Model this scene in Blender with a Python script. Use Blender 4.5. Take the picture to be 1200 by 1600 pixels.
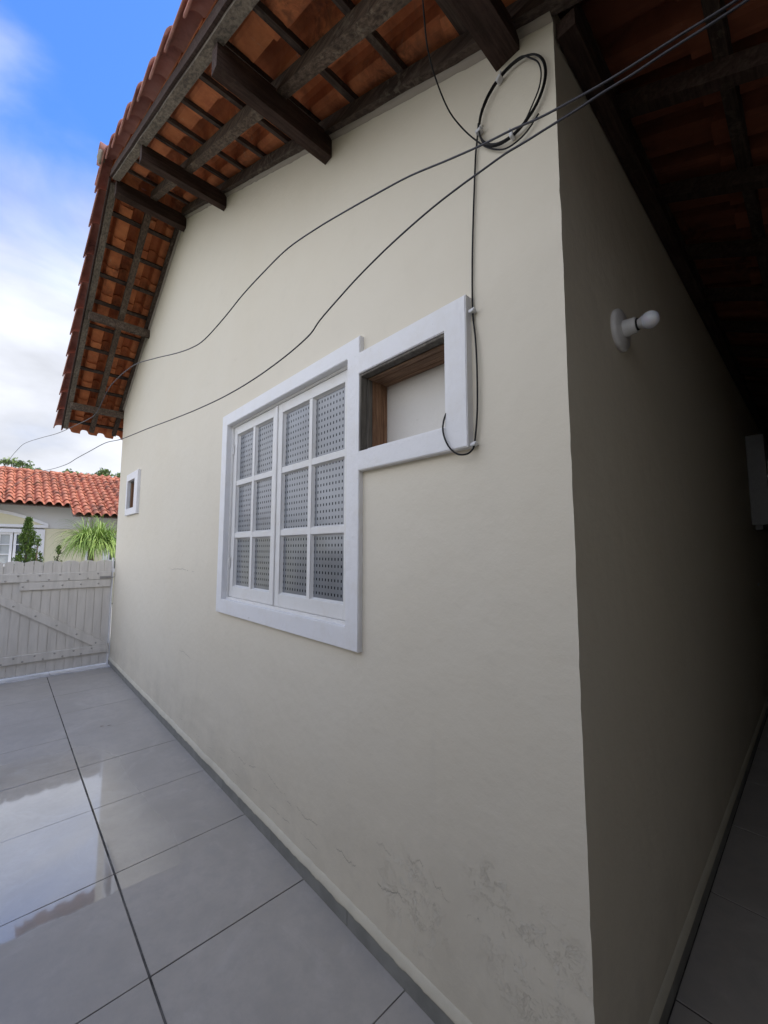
import bpy, bmesh, math, random
from mathutils import Vector, Matrix, noise
random.seed(7)
PI=math.pi
C=bpy.context.scene.collection
for o in list(bpy.data.objects): bpy.data.objects.remove(o)

# ---------------------------------------------------------------- camera
cam=bpy.data.cameras.new('camera'); co=bpy.data.objects.new('camera',cam); C.objects.link(co)
cam.sensor_fit='VERTICAL'; cam.sensor_height=36; cam.sensor_width=27
cam.lens=635.0/1600*36
cam.clip_start=0.02; cam.clip_end=500
pi_,ya,ro=math.radians(5.237),math.radians(43.028),math.radians(.058)
fw=Vector((-math.cos(ya)*math.cos(pi_),math.sin(ya)*math.cos(pi_),math.sin(pi_)))
r0=Vector((math.sin(ya),math.cos(ya),0)); u0=r0.cross(fw)
rr=r0*math.cos(ro)+u0*math.sin(ro); uu=u0*math.cos(ro)-r0*math.sin(ro)
M=Matrix((rr,uu,-fw)).transposed().to_4x4(); M.translation=Vector((0,-1.1444,1.55))
co.matrix_world=M
bpy.context.scene.camera=co

# ---------------------------------------------------------------- sky and sun
SUN_EL,SUN_AZ=math.radians(52),math.radians(28)      # azimuth clockwise from +Y
w=bpy.data.worlds.new('World'); bpy.context.scene.world=w; w.use_nodes=True
nt=w.node_tree; N=nt.nodes; Lk=nt.links; N.clear()
def nd(nt,t,**k):
    n=nt.nodes.new(t)
    for a,b in k.items(): setattr(n,a,b)
    return n
out=nd(nt,'ShaderNodeOutputWorld'); bg=nd(nt,'ShaderNodeBackground'); bg.inputs[1].default_value=.12
sky=nd(nt,'ShaderNodeTexSky',sky_type='NISHITA',sun_disc=False,sun_elevation=SUN_EL,sun_rotation=SUN_AZ,ozone_density=2.0,air_density=1.0,dust_density=.6)
HOLE=(-.63,.12,.77)   # direction of the blue opening in the cloud
tc=nd(nt,'ShaderNodeTexCoord'); mp=nd(nt,'ShaderNodeMapping'); mp.inputs['Scale'].default_value=(1,1,2.1)
mp.inputs['Location'].default_value=(.35,.1,.0)
Lk.new(tc.outputs['Generated'],mp.inputs[0])
n1=nd(nt,'ShaderNodeTexNoise'); n1.inputs['Scale'].default_value=2.3; n1.inputs['Detail'].default_value=7; n1.inputs['Roughness'].default_value=.5; n1.inputs['Distortion'].default_value=.5
Lk.new(mp.outputs[0],n1.inputs['Vector'])
sx=nd(nt,'ShaderNodeSeparateXYZ'); Lk.new(tc.outputs['Generated'],sx.inputs[0])
def mth(nt,op,a,b=None,c=None,clamp=False):
    n=nd(nt,'ShaderNodeMath',operation=op,use_clamp=clamp)
    for i,v in enumerate((a,b,c)):
        if v is None: continue
        if isinstance(v,(int,float)): n.inputs[i].default_value=v
        else: nt.links.new(v,n.inputs[i])
    return n.outputs[0]
# cover grows towards the horizon, clear blue opens higher up
mr=nd(nt,'ShaderNodeMapRange'); Lk.new(sx.outputs['Z'],mr.inputs[0])
for i,v in ((1,.05),(2,.60),(3,.55),(4,.14)): mr.inputs[i].default_value=v
hole=nd(nt,'ShaderNodeVectorMath',operation='DISTANCE'); Lk.new(tc.outputs['Generated'],hole.inputs[0]); hole.inputs[1].default_value=HOLE
hr=nd(nt,'ShaderNodeMapRange',interpolation_type='SMOOTHSTEP'); Lk.new(hole.outputs['Value'],hr.inputs[0])
for i,v in ((1,.05),(2,.31),(3,-.48),(4,0)): hr.inputs[i].default_value=v
cov=mth(nt,'ADD',mth(nt,'ADD',n1.outputs['Fac'],mr.outputs[0]),hr.outputs[0])
rp=nd(nt,'ShaderNodeMapRange',interpolation_type='SMOOTHSTEP'); Lk.new(cov,rp.inputs[0])
rp.inputs[1].default_value=.36; rp.inputs[2].default_value=.86
n2=nd(nt,'ShaderNodeTexNoise'); n2.inputs['Scale'].default_value=4.6; n2.inputs['Detail'].default_value=6
Lk.new(mp.outputs[0],n2.inputs['Vector'])
cc=nd(nt,'ShaderNodeMapRange'); Lk.new(n2.outputs['Fac'],cc.inputs[0])
for i,v in ((1,.3),(2,.7),(3,.74),(4,1.16)): cc.inputs[i].default_value=v
cl=nd(nt,'ShaderNodeMix',data_type='RGBA'); Lk.new(rp.outputs[0],cl.inputs[0])
sat=nd(nt,'ShaderNodeMix',data_type='RGBA',blend_type='MULTIPLY'); sat.inputs[0].default_value=1; Lk.new(sky.outputs[0],sat.inputs[6]); sat.inputs[7].default_value=(.60,1.0,1.62,1)
Lk.new(sat.outputs[2],cl.inputs[6])
ccv=nd(nt,'ShaderNodeVectorMath',operation='SCALE'); ccv.inputs[0].default_value=(4.05,4.2,4.6); 
back=nd(nt,'ShaderNodeMapRange',interpolation_type='SMOOTHSTEP'); Lk.new(sx.outputs['Y'],back.inputs[0])   # unseen clouds behind the camera, brightened to lift the gable wall
for i,v in ((1,-.15),(2,-.8),(3,1),(4,2.1)): back.inputs[i].default_value=v
Lk.new(mth(nt,'MULTIPLY',cc.outputs[0],back.outputs[0]),ccv.inputs['Scale'])
Lk.new(ccv.outputs[0],cl.inputs[7]); Lk.new(cl.outputs[2],bg.inputs[0]); Lk.new(bg.outputs[0],out.inputs[0])

sd=bpy.data.lights.new('sun','SUN'); sd.energy=2.2; sd.angle=math.radians(9); sd.color=(1,.95,.87)
so=bpy.data.objects.new('sun',sd); C.objects.link(so)
sdir=Vector((math.sin(SUN_AZ)*math.cos(SUN_EL),math.cos(SUN_AZ)*math.cos(SUN_EL),math.sin(SUN_EL)))
so.rotation_euler=(-sdir).to_track_quat('-Z','Y').to_euler()
so.location=(0,0,12)
sc=bpy.context.scene
sc.view_settings.view_transform='Standard'; sc.view_settings.look='None'; sc.view_settings.gamma=1
sc.view_settings.exposure=1.0
sc.cycles.max_bounces=8; sc.cycles.diffuse_bounces=5; sc.cycles.glossy_bounces=3

# ---------------------------------------------------------------- helpers
def link(o,parent=None):
    C.objects.link(o)
    if parent is not None: o.parent=parent
    return o
def obj(name,bm,mat,parent=None,smooth=False):
    me=bpy.data.meshes.new(name); bm.normal_update(); bm.to_mesh(me); bm.free()
    o=bpy.data.objects.new(name,me)
    for m in (mat if isinstance(mat,(list,tuple)) else [mat]): me.materials.append(m)
    if smooth:
        for p in me.polygons: p.use_smooth=True
    return link(o,parent)
def empty(name,loc=(0,0,0)):
    o=bpy.data.objects.new(name,None); C.objects.link(o); o.location=loc; o.empty_display_size=.1
    return o
def tag(o,label,cat,group=None):
    o['label']=label; o['category']=cat
    if group: o['group']=group
    return o
def struct(o,kind='structure'):
    o['kind']=kind; return o
def box(bm,x0,x1,y0,y1,z0,z1,bev=0,mi=0):
    x0,x1=min(x0,x1),max(x0,x1); y0,y1=min(y0,y1),max(y0,y1); z0,z1=min(z0,z1),max(z0,z1)
    vs=[bm.verts.new(p) for p in ((x0,y0,z0),(x1,y0,z0),(x1,y1,z0),(x0,y1,z0),(x0,y0,z1),(x1,y0,z1),(x1,y1,z1),(x0,y1,z1))]
    fs=[bm.faces.new([vs[i] for i in f]) for f in ((0,3,2,1),(4,5,6,7),(0,1,5,4),(1,2,6,5),(2,3,7,6),(3,0,4,7))]
    for f in fs: f.material_index=mi
    if bev>0:
        es=list({e for f in fs for e in f.edges})
        bmesh.ops.bevel(bm,geom=es,offset=bev,segments=1,affect='EDGES',clamp_overlap=True)
def beam(bm,a,b,wd,ht,up=Vector((0,0,1)),side=None,bev=.003,seg=1,jit=0):
    """rectangular timber from a to b; a,b are the centre of its TOP face; wd across, ht downwards"""
    a=Vector(a); b=Vector(b); d=(b-a).normalized()
    s=d.cross(up).normalized(); n=s.cross(d).normalized()
    rings=[]
    for k in range(seg+1):
        p=a.lerp(b,k/seg)
        q=[]
        for (i,j) in ((-1,0),(1,0),(1,-1),(-1,-1)):
            jj=Vector((random.uniform(-jit,jit),random.uniform(-jit,jit),random.uniform(-jit,jit)))
            q.append(bm.verts.new(p+s*(i*wd/2)+n*(j*ht)+jj))
        rings.append(q)
    fs=[]
    for k in range(seg):
        for i in range(4):
            fs.append(bm.faces.new((rings[k][i],rings[k+1][i],rings[k+1][(i+1)%4],rings[k][(i+1)%4])))
    fs.append(bm.faces.new(rings[0][::1])); fs.append(bm.faces.new(rings[-1][::-1]))
    if bev>0 and seg==1:
        es=list({e for f in fs for e in f.edges})
        bmesh.ops.bevel(bm,geom=es,offset=bev,segments=1,affect='EDGES')
    bmesh.ops.recalc_face_normals(bm,faces=bm.faces)
def catmull(ps,n=5,closed=False):
    ps=[Vector(p) for p in ps]; out=[]; m=len(ps)
    for i in range(m if closed else m-1):
        if closed: p=[ps[(i+k)%m] for k in(-1,0,1,2)]
        else: p=[ps[max(i-1,0)],ps[i],ps[i+1],ps[min(i+2,m-1)]]
        for k in range(n):
            t=k/n
            out.append(.5*((2*p[1])+(-p[0]+p[2])*t+(2*p[0]-5*p[1]+4*p[2]-p[3])*t*t+(-p[0]+3*p[1]-3*p[2]+p[3])*t**3))
    if not closed: out.append(ps[-1])
    return out
def tube(bm,pts,rad,seg=8,closed=False,taper=None):
    pts=[Vector(p) for p in pts]; rings=[]; m=len(pts); prev=None
    for i,p in enumerate(pts):
        a=pts[(i-1)%m] if (closed or i>0) else p; b=pts[(i+1)%m] if (closed or i<m-1) else p
        d=(b-a).normalized()
        if prev is None:
            h=Vector((0,0,1)) if abs(d.z)<.9 else Vector((1,0,0)); s=d.cross(h).normalized()
        else: s=(prev-d*prev.dot(d)).normalized()
        prev=s; t=d.cross(s)
        r=rad if taper is None else rad+(taper-rad)*i/max(1,m-1)
        rings.append([bm.verts.new(p+(s*math.cos(2*PI*k/seg)+t*math.sin(2*PI*k/seg))*r) for k in range(seg)])
    for i in range(m if closed else m-1):
        A,B=rings[i],rings[(i+1)%m]
        for k in range(seg): bm.faces.new((A[k],A[(k+1)%seg],B[(k+1)%seg],B[k]))
    if not closed:
        bm.faces.new(rings[0][::-1]); bm.faces.new(rings[-1])
def lathe(bm,prof,origin,axis,seg=28,mi=0):
    """prof: (distance along axis, radius)"""
    axis=Vector(axis).normalized(); h=Vector((0,0,1)) if abs(axis.z)<.9 else Vector((1,0,0))
    s=axis.cross(h).normalized(); t=axis.cross(s); o=Vector(origin); rings=[]
    for (l,r) in prof: rings.append([bm.verts.new(o+axis*l+(s*math.cos(2*PI*k/seg)+t*math.sin(2*PI*k/seg))*max(r,.0004)) for k in range(seg)])
    for a,b in zip(rings,rings[1:]):
        for k in range(seg):
            f=bm.faces.new((a[k],a[(k+1)%seg],b[(k+1)%seg],b[k])); f.material_index=mi
    bm.faces.new(rings[0][::-1]); bm.faces.new(rings[-1])
    bmesh.ops.recalc_face_normals(bm,faces=bm.faces)

# ---------------------------------------------------------------- materials
class Mt:
    def __init__(s,name,rough=.6,spec=.3):
        s.m=bpy.data.materials.new(name); s.m.use_nodes=True; s.nt=s.m.node_tree
        s.b=s.nt.nodes['Principled BSDF']; s.b.inputs['Roughness'].default_value=rough
        s.b.inputs['Specular IOR Level'].default_value=spec
        s.tc=nd(s.nt,'ShaderNodeTexCoord').outputs['Object']
        s.geo=None
    def pos(s):
        if s.geo is None: s.geo=nd(s.nt,'ShaderNodeNewGeometry')
        return s.geo.outputs['Position']
    def noise(s,scale,detail=4,rough=.55,vec=None,st=None,dist=0):
        n=nd(s.nt,'ShaderNodeTexNoise'); n.inputs['Scale'].default_value=scale; n.inputs['Detail'].default_value=detail
        n.inputs['Roughness'].default_value=rough; n.inputs['Distortion'].default_value=dist
        v=vec or s.tc
        if st:
            m=nd(s.nt,'ShaderNodeMapping'); m.inputs['Scale'].default_value=st; s.nt.links.new(v,m.inputs[0]); v=m.outputs[0]
        s.nt.links.new(v,n.inputs['Vector']); return n.outputs['Fac']
    def rng(s,v,a,b,c=0,d=1,smooth=True):
        n=nd(s.nt,'ShaderNodeMapRange',interpolation_type='SMOOTHSTEP' if smooth else 'LINEAR')
        if isinstance(v,(int,float)): n.inputs[0].default_value=v
        else: s.nt.links.new(v,n.inputs[0])
        for i,x in enumerate((a,b,c,d)): n.inputs[i+1].default_value=x
        return n.outputs[0]
    def mix(s,f,a,b,mode='MIX'):
        n=nd(s.nt,'ShaderNodeMix',data_type='RGBA',blend_type=mode)
        for i,v in ((0,f),(6,a),(7,b)):
            if isinstance(v,(int,float)): n.inputs[i].default_value=v
            elif isinstance(v,tuple): n.inputs[i].default_value=(*v[:3],1)
            else: s.nt.links.new(v,n.inputs[i])
        return n.outputs[2]
    def math(s,op,a,b=None,c=None): return mth(s.nt,op,a,b,c)
    def attr(s,name):
        n=nd(s.nt,'ShaderNodeAttribute'); n.attribute_name=name; return n.outputs['Fac']
    def col(s,v):
        if isinstance(v,tuple): s.b.inputs['Base Color'].default_value=(*v[:3],1)
        else: s.nt.links.new(v,s.b.inputs['Base Color'])
        return s
    def rough(s,v): s.nt.links.new(v,s.b.inputs['Roughness']); return s
    def bump(s,h,strength=.3,dist=.01):
        n=nd(s.nt,'ShaderNodeBump'); n.inputs['Strength'].default_value=strength; n.inputs['Distance'].default_value=dist
        s.nt.links.new(h,n.inputs['Height'])
        if s.b.inputs['Normal'].links: s.nt.links.new(s.b.inputs['Normal'].links[0].from_socket,n.inputs['Normal'])
        s.nt.links.new(n.outputs[0],s.b.inputs['Normal']); return s
    def sep(s,v):
        n=nd(s.nt,'ShaderNodeSeparateXYZ'); s.nt.links.new(v,n.inputs[0]); return n.outputs
    def near(s,p,r):   # 1 at p falling to 0 at distance r
        n=nd(s.nt,'ShaderNodeVectorMath',operation='DISTANCE'); s.nt.links.new(s.pos(),n.inputs[0]); n.inputs[1].default_value=p
        return s.rng(n.outputs['Value'],r*.35,r,1,0)

def wall_mat(name,base,patches=(),grime=.25,lines=False):
    m=Mt(name,.75,.25)
    big=m.noise(.7,5,.6); mid=m.noise(6,6,.6); fine=m.noise(140,3,.6); med=m.noise(28,4,.6)
    c=m.mix(m.rng(big,.35,.7,0,.35),base,tuple(x*y for x,y in zip(base,(.93,.90,.84))))
    c=m.mix(m.rng(mid,.5,.8,0,.22),c,tuple(x*.86 for x in base))
    z=m.sep(m.pos())['Z']
    low=m.rng(z,.05,.75,1,0)                          # grime splashed up from the floor
    gr=m.math('MULTIPLY',low,m.rng(m.noise(3.2,8,.7),.35,.7))
    c=m.mix(m.math('MULTIPLY',gr,grime*1.2),c,(.40,.37,.30))
    st=m.noise(1,6,.6,st=(9,9,.5))
    c=m.mix(m.rng(st,.6,.85,0,.12),c,(.45,.43,.38))
    h=m.math('ADD',m.math('MULTIPLY',big,2.2),m.math('ADD',m.math('MULTIPLY',mid,.42),m.math('ADD',m.math('MULTIPLY',med,.10),m.math('MULTIPLY',fine,.028))))
    if patches:
        msk=None
        for p,r in patches:
            q=m.near(p,r); msk=q if msk is None else m.math('MAXIMUM',msk,q)
        wob=m.noise(11,7,.65,dist=.6); crack=m.rng(m.math('ABSOLUTE',m.math('SUBTRACT',wob,.5)),.0,.011,1,0)
        wb=m.noise(24,7,.7,dist=.9); crack2=m.rng(m.math('ABSOLUTE',m.math('SUBTRACT',wb,.52)),.0,.014,1,0)
        cr=m.math('MULTIPLY',m.math('MAXIMUM',crack,crack2),msk)
        cr=m.math('MULTIPLY',cr,m.rng(m.noise(9,3),.45,.58))
        c=m.mix(m.math('MULTIPLY',cr,.10),c,(.20,.18,.15))
        flake=m.math('MULTIPLY',m.rng(m.noise(17,6,.7,dist=.5),.56,.585),msk)
        c=m.mix(m.math('MULTIPLY',flake,.16),c,(.72,.71,.66))
        h=m.math('ADD',h,m.math('MULTIPLY',flake,.08)); h=m.math('SUBTRACT',h,m.math('MULTIPLY',cr,.11))
    if lines:          # hairline cracks that wander along the wall
        P=m.sep(m.pos()); flat=m.rng(m.math('ABSOLUTE',P['Y']),.004,.012,1,0)
        for z0,x0,x1,amp,fq,wdt,brk,stg in ((.27,-2.75,-1.05,.20,1.1,.0028,.47,.5),(.40,-1.35,-.55,.22,2.3,.0022,.5,.4),(1.37,-4.15,-3.45,.05,3,.0035,.40,.55),(.69,-3.80,-3.45,.08,3.1,.003,.35,.5),(.17,-3.9,-1.2,.06,2.1,.002,.52,.5),(2.9,-3.5,-2.7,.3,2.7,.0015,.52,.25)):
            q=m.math('MULTIPLY',m.math('SUBTRACT',m.noise(fq,9,.72,vec=m.pos(),st=(1,0,.0)),.5),amp*2)
            d=m.math('ABSOLUTE',m.math('SUBTRACT',m.math('SUBTRACT',P['Z'],z0),q))
            k=m.math('MULTIPLY',m.rng(d,wdt*.3,wdt,1,0),m.math('MULTIPLY',m.rng(P['X'],x0,x0+.1,0,1),m.rng(P['X'],x1-.1,x1,1,0)))
            k=m.math('MULTIPLY',m.math('MULTIPLY',k,flat),m.rng(m.noise(6+fq,3,.6,vec=m.pos()),brk,brk+.05))
            c=m.mix(m.math('MULTIPLY',k,stg),c,(.22,.19,.15)); h=m.math('SUBTRACT',h,m.math('MULTIPLY',k,.10))
    m.col(c).bump(h,.55,.02); return m.m
CREAM=(.71,.655,.535)
PATCH=[((-.60,0,.38),.24),((-.57,0,.46),.14),((-.49,0,.30),.14),((-.76,0,.52),.12),((-1.08,0,.30),.22),((-1.41,0,1.07),.05)]
M_wall=wall_mat('cream_plaster',CREAM,PATCH,lines=True)
def white_paint(name,base=(.80,.80,.80),warm=.5,yell=(.66,.62,.52)):
    m=Mt(name,.5,.4)
    a=m.noise(9,6,.65); b=m.noise(60,4,.6,st=(1,1,.25)); d=m.noise(33,6,.7,dist=.4)
    c=m.mix(m.rng(a,.45,.75,0,warm),base,yell)
    c=m.mix(m.rng(d,.66,.72,0,.5),c,(.42,.38,.31))
    m.col(c).bump(m.math('ADD',b,m.math('MULTIPLY',a,1.9)),.6,.005); return m.m
M_casing=white_paint('white_casing_paint',(.79,.785,.78),.25)
M_sash=white_paint('white_sash_paint',(.74,.73,.70),.35,(.66,.61,.52))
M_panel=white_paint('off_white_board',(.66,.63,.57),.3)
def wood(name,dark,light,axis=0,lich=0,rough=.85,amt=.5):
    m=Mt(name,rough,.2)
    st=[14,14,14]; st[axis]=.9
    g=m.noise(5,8,.7,st=tuple(st),dist=.3); b=m.noise(3.5,6,.65); f=m.noise(60,3,.6)
    c=m.mix(m.rng(g,.35,.68),dark,light)
    c=m.mix(m.rng(b,.42,.72,0,amt),c,tuple(x*.45 for x in dark))
    if lich:
        l=m.noise(26,7,.7,dist=.6); l2=m.noise(2.2,4,.6)
        k=m.math('MULTIPLY',m.rng(l,.50,.60),m.rng(l2,.40,.62,0,lich))
        c=m.mix(k,c,(.33,.29,.22))
    m.col(c).bump(m.math('ADD',g,m.math('MULTIPLY',f,.3)),.6,.006); return m.m
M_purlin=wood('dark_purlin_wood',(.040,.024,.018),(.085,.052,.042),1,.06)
M_rafter=wood('grey_brown_rafter_wood',(.060,.042,.032),(.18,.13,.095),0,.35)
M_wrafter=wood('wall_rafter_wood',(.045,.030,.023),(.11,.08,.062),0,.25)
M_fascia=wood('weathered_fascia_wood',(.10,.085,.07),(.27,.22,.17),0,.4)
M_batten=wood('dark_batten_wood',(.040,.026,.020),(.10,.07,.055),1,.15)
M_lining=wood('brown_lining_wood',(.17,.085,.045),(.36,.21,.12),2,0,.6,.35)
M_lining_t=wood('brown_lining_wood_top',(.15,.085,.05),(.34,.21,.13),0,0,.6,.4)
M_dkwood=wood('grey_frame_wood',(.10,.09,.075),(.2,.18,.15),2,0,.7)
def tile_mat(name,base,light,dark,fade=.0,lichen=.4,dk=.5,spec=.2):
    m=Mt(name,.8,spec)
    t=m.attr('tint')
    a=m.noise(7,7,.65); b=m.noise(2.4,5,.65); d=m.noise(22,7,.7,dist=.5); f=m.noise(120,3,.6)
    c=m.mix(m.rng(a,.3,.7),base,light)
    c=m.mix(m.rng(t,0,1,0,.45,False),c,tuple(x*.62 for x in base))
    c=m.mix(m.math('MULTIPLY',m.rng(b,.48,.68,0,dk),m.rng(d,.35,.6)),c,dark)
    c=m.mix(m.math('MULTIPLY',m.rng(d,.58,.66),m.rng(a,.5,.66,0,lichen)),c,(.42,.38,.28))
    c=m.mix(m.math('MULTIPLY',m.rng(m.noise(1.6,4),.60,.72),m.rng(d,.48,.6,0,lichen)),c,(.16,.17,.09))
    m.col(c).bump(m.math('ADD',a,m.math('MULTIPLY',f,.25)),.3,.005); return m.m
M_tile=tile_mat('terracotta_underside',(.42,.125,.050),(.62,.22,.085),(.05,.028,.022),lichen=.4,dk=.6)
M_tileshade=tile_mat('shade_toned_veranda_tile',(.20,.065,.035),(.28,.095,.05),(.04,.024,.02),lichen=.15,dk=.8)  # darker copy of the roof tile, painting in the veranda ceiling's shade
M_raket=tile_mat('weathered_pink_rake_tile',(.46,.20,.15),(.60,.31,.25),(.07,.05,.045),lichen=.3,dk=.6)
M_ntile=tile_mat('orange_neighbour_tile',(.44,.15,.09),(.56,.24,.15),(.06,.045,.04),lichen=.7,dk=1.0)
M_mortar=wall_mat('grey_mortar',(.33,.29,.24))
def simple(name,c,rough=.5,spec=.4,metal=0,nz=0):
    m=Mt(name,rough,spec); m.b.inputs['Metallic'].default_value=metal
    a=m.noise(30,5,.6)
    m.col(m.mix(m.rng(a,.3,.7,0,.35),c,tuple(x*.72 for x in c))).bump(a,.15,.003); return m.m
M_black=simple('black_cable',(.010,.010,.011),.6,.3)
M_grey=simple('grey_cable',(.035,.034,.042),.45,.5)
M_ceram=simple('white_porcelain',(.74,.73,.71),.28,.5)
M_plast=simple('white_plastic_clip',(.72,.72,.72),.4)
M_gasket=simple('black_rubber',(.015,.015,.015),.5)
M_boxm=simple('grey_painted_metal',(.30,.30,.29),.4)
M_boxd=simple('dark_metal_panel',(.06,.06,.06),.4)
M_steel=simple('galvanised_steel',(.38,.37,.36),.4,.5,.7)
mb=Mt('frosted_bulb',.22,.5); mb.col((.80,.80,.84)); mb.b.inputs['Subsurface Weight'].default_value=.2; M_bulb=mb.m
# floor tiles
m=Mt('grey_porcelain_tile',.3,.5)
a=m.noise(2.2,7,.6,vec=m.pos()); b=m.noise(14,6,.6,vec=m.pos()); f=m.noise(240,2,.5,vec=m.pos())
t=m.attr('tint')
c=m.mix(m.rng(a,.3,.7),(.40,.372,.328),(.475,.442,.395)); c=m.mix(m.rng(b,.38,.72,0,.55),c,(.37,.35,.325)); c=m.mix(m.rng(m.noise(46,6,.7,vec=m.pos()),.45,.75,0,.35),c,(.36,.34,.31)); c=m.mix(m.rng(m.noise(3.1,7,.7,vec=m.pos(),dist=1.2),.5,.75,0,.35),c,(.60,.57,.53)); c=m.mix(m.rng(t,0,1,0,.22,False),c,(.39,.372,.35))
sp=m.noise(38,5,.7,vec=m.pos()); c=m.mix(m.rng(sp,.70,.74,0,.3),c,(.14,.12,.10))
m.col(c)
wet=m.noise(.95,4,.5,vec=m.pos(),dist=.4)
ps=m.sep(m.pos()); px_=m.math('ADD',ps['X'],m.math('MULTIPLY',m.math('SUBTRACT',m.noise(2.2,5,.6,vec=m.pos()),.5),.16))
px_=m.math('ADD',px_,m.math('MULTIPLY',ps['Y'],-.10))
pud=m.math('MULTIPLY',m.rng(ps['Y'],-.25,-.62,.25,1),m.math('MULTIPLY',m.rng(px_,-2.19,-2.23,0,1),m.rng(px_,-5.0,-3.1,0,1)))
wetm=m.rng(m.math('ADD',m.math('MULTIPLY',m.rng(wet,.3,.7),.20),pud),.25,1.05)
m.rough(m.rng(wetm,0,1,.42,.06,False))
nsp=m.nt.nodes.new('ShaderNodeMapRange'); m.nt.links.new(wetm,nsp.inputs[0]); nsp.inputs[3].default_value=.5; nsp.inputs[4].default_value=1.0
m.nt.links.new(nsp.outputs[0],m.b.inputs['Specular IOR Level'])
m.b.inputs['Coat Weight'].default_value=0; m.nt.links.new(m.rng(wetm,.2,1,0,1,False),m.b.inputs['Coat Weight']); m.b.inputs['Coat Roughness'].default_value=.03; m.b.inputs['Coat IOR'].default_value=1.75
hb=m.math('ADD',m.math('MULTIPLY',f,.03),m.math('MULTIPLY',a,.5)); m.bump(hb,.08,.004)
M_floor=m.m
m=Mt('dark_grout',.8,.2); a=m.noise(9,5,.6,vec=m.pos()); m.col(m.mix(m.rng(a,.35,.65),(.05,.048,.044),(.17,.16,.145))); M_grout=m.m
m=Mt('grey_tile_skirting',.45,.4); a=m.noise(8,6,.6,vec=m.pos()); m.col(m.mix(m.rng(a,.3,.7),(.19,.19,.172),(.26,.258,.235))).bump(a,.1,.002); M_skirt=m.m
M_ledge=wall_mat('cream_ledge',(.66,.62,.50))
m=Mt('white_marble_threshold',.3,.5); a=m.noise(5,8,.7); m.col(m.mix(m.rng(a,.45,.6),(.68,.68,.70),(.52,.52,.54))); M_thr=m.m
m=Mt('grey_gate_paint',.6,.3)
a=m.noise(3,6,.65,st=(1,5,.8)); b=m.noise(50,3,.6,st=(1,1,.12)); d=m.noise(30,6,.7)
c=m.mix(m.rng(a,.35,.7),(.72,.68,.61),(.62,.585,.52)); c=m.mix(m.rng(d,.66,.72,0,.5),c,(.22,.18,.14))
m.col(c).bump(b,.25,.003); M_gate=m.m
# patterned glass: sand-blasted field with small clear rectangles in rows
m=Mt('patterned_frosted_glass',.32,.6)
s=m.sep(m.pos())
fx=m.math('FRACT',m.math('DIVIDE',m.math('ADD',s['X'],20.0),.0262)); fz=m.math('FRACT',m.math('DIVIDE',s['Z'],.0345))
dx=m.rng(m.math('ABSOLUTE',m.math('SUBTRACT',fx,.5)),.15,.20,1,0); dz=m.rng(m.math('ABSOLUTE',m.math('SUBTRACT',fz,.5)),.17,.22,1,0)
dot=m.math('MULTIPLY',dx,dz)
a=m.noise(2.5,4,.6); c=m.mix(m.rng(a,.35,.7),(.18,.195,.215),(.135,.142,.15)); c=m.mix(dot,c,(.012,.014,.02))
m.col(c); m.rough(m.rng(dot,0,1,.34,.12,False)); m.bump(m.math('ADD',m.noise(260,2,.5),m.math('MULTIPLY',dot,-1.2)),.12,.002)
m.nt.links.new(m.rng(dot,0,1,.40,.0,False),m.b.inputs['Coat Weight']); m.nt.links.new(m.rng(dot,0,1,.6,.1,False),m.b.inputs['Specular IOR Level']); m.b.inputs['Coat Roughness'].default_value=.09; m.b.inputs['Coat IOR'].default_value=1.9
M_glass=m.m

# ---------------------------------------------------------------- ground and floor
gm=Mt('garden_ground',.9,.1); a=gm.noise(.5,7,.6); b=gm.noise(9,5,.6)
gm.col(gm.mix(gm.rng(a,.4,.6),(.06,.085,.03),gm.mix(b,(.16,.13,.09),(.10,.09,.05)))); gm.bump(b,.5,.05)
bm=bmesh.new(); S=320
vs=[bm.verts.new(p) for p in ((-S,-S,-.06),(S,-S,-.06),(S,S,-.06),(-S,S,-.06))]; bm.faces.new(vs)
struct(obj('ground',bm,gm.m))
XC=[3.5,2.845,2.19,1.535,.87,.21,-.448,-1.105,-1.769,-2.412,-3.068,-3.70,-4.345,-4.985,-5.62,-6.26,-6.56]
YC=[-3.93,-3.28,-2.624,-1.968,-1.312,-.656,-.0,.656,1.31,1.966,2.62,3.276,3.93,4.58,5.24,5.9,6.55,7.2,7.86,8.5,9.2]
bm=bmesh.new(); tl=bm.loops.layers.color.new('tint')
for i in range(len(XC)-1):
    for j in range(len(YC)-1):
        x1,x0=XC[i],XC[i+1]; y0,y1=YC[j],YC[j+1]
        if y0>=0 and x1<-.1: 
            if x1<-.44: continue
        gx=.0016+ (.0008 if i%3 else 0); gy=.0042
        n0=len(bm.faces)
        tz=random.uniform(-.0008,.0008)
        box(bm,x0+gx,x1-gx,y0+gy,y1-gy*.9,-.012,0+tz,.0012)
        bm.faces.ensure_lookup_table(); v=random.random()
        for f in bm.faces[n0:]:
            for l in f.loops: l[tl]=(v,v,v,1)
struct(obj('patio_floor',bm,M_floor))
bm=bmesh.new(); box(bm,-6.56,3.5,-3.93,9.25,-.05,-.0035); struct(obj('floor_grout',bm,M_grout))
bm=bmesh.new()
def quadslab(bm,pts,z0,z1):
    lo=[bm.verts.new((x,y,z0)) for x,y in pts]; hi=[bm.verts.new((x,y,z1)) for x,y in pts]
    bm.faces.new(hi); bm.faces.new(lo[::-1])
    for k in range(len(pts)): bm.faces.new((lo[k],lo[(k+1)%len(pts)],hi[(k+1)%len(pts)],hi[k]))
    bmesh.ops.recalc_face_normals(bm,faces=bm.faces)
quadslab(bm,[(-6.74,-.625),(-6.525,-.625),(-6.50,-.012),(-6.74,-.012)],-.02,.010)
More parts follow.
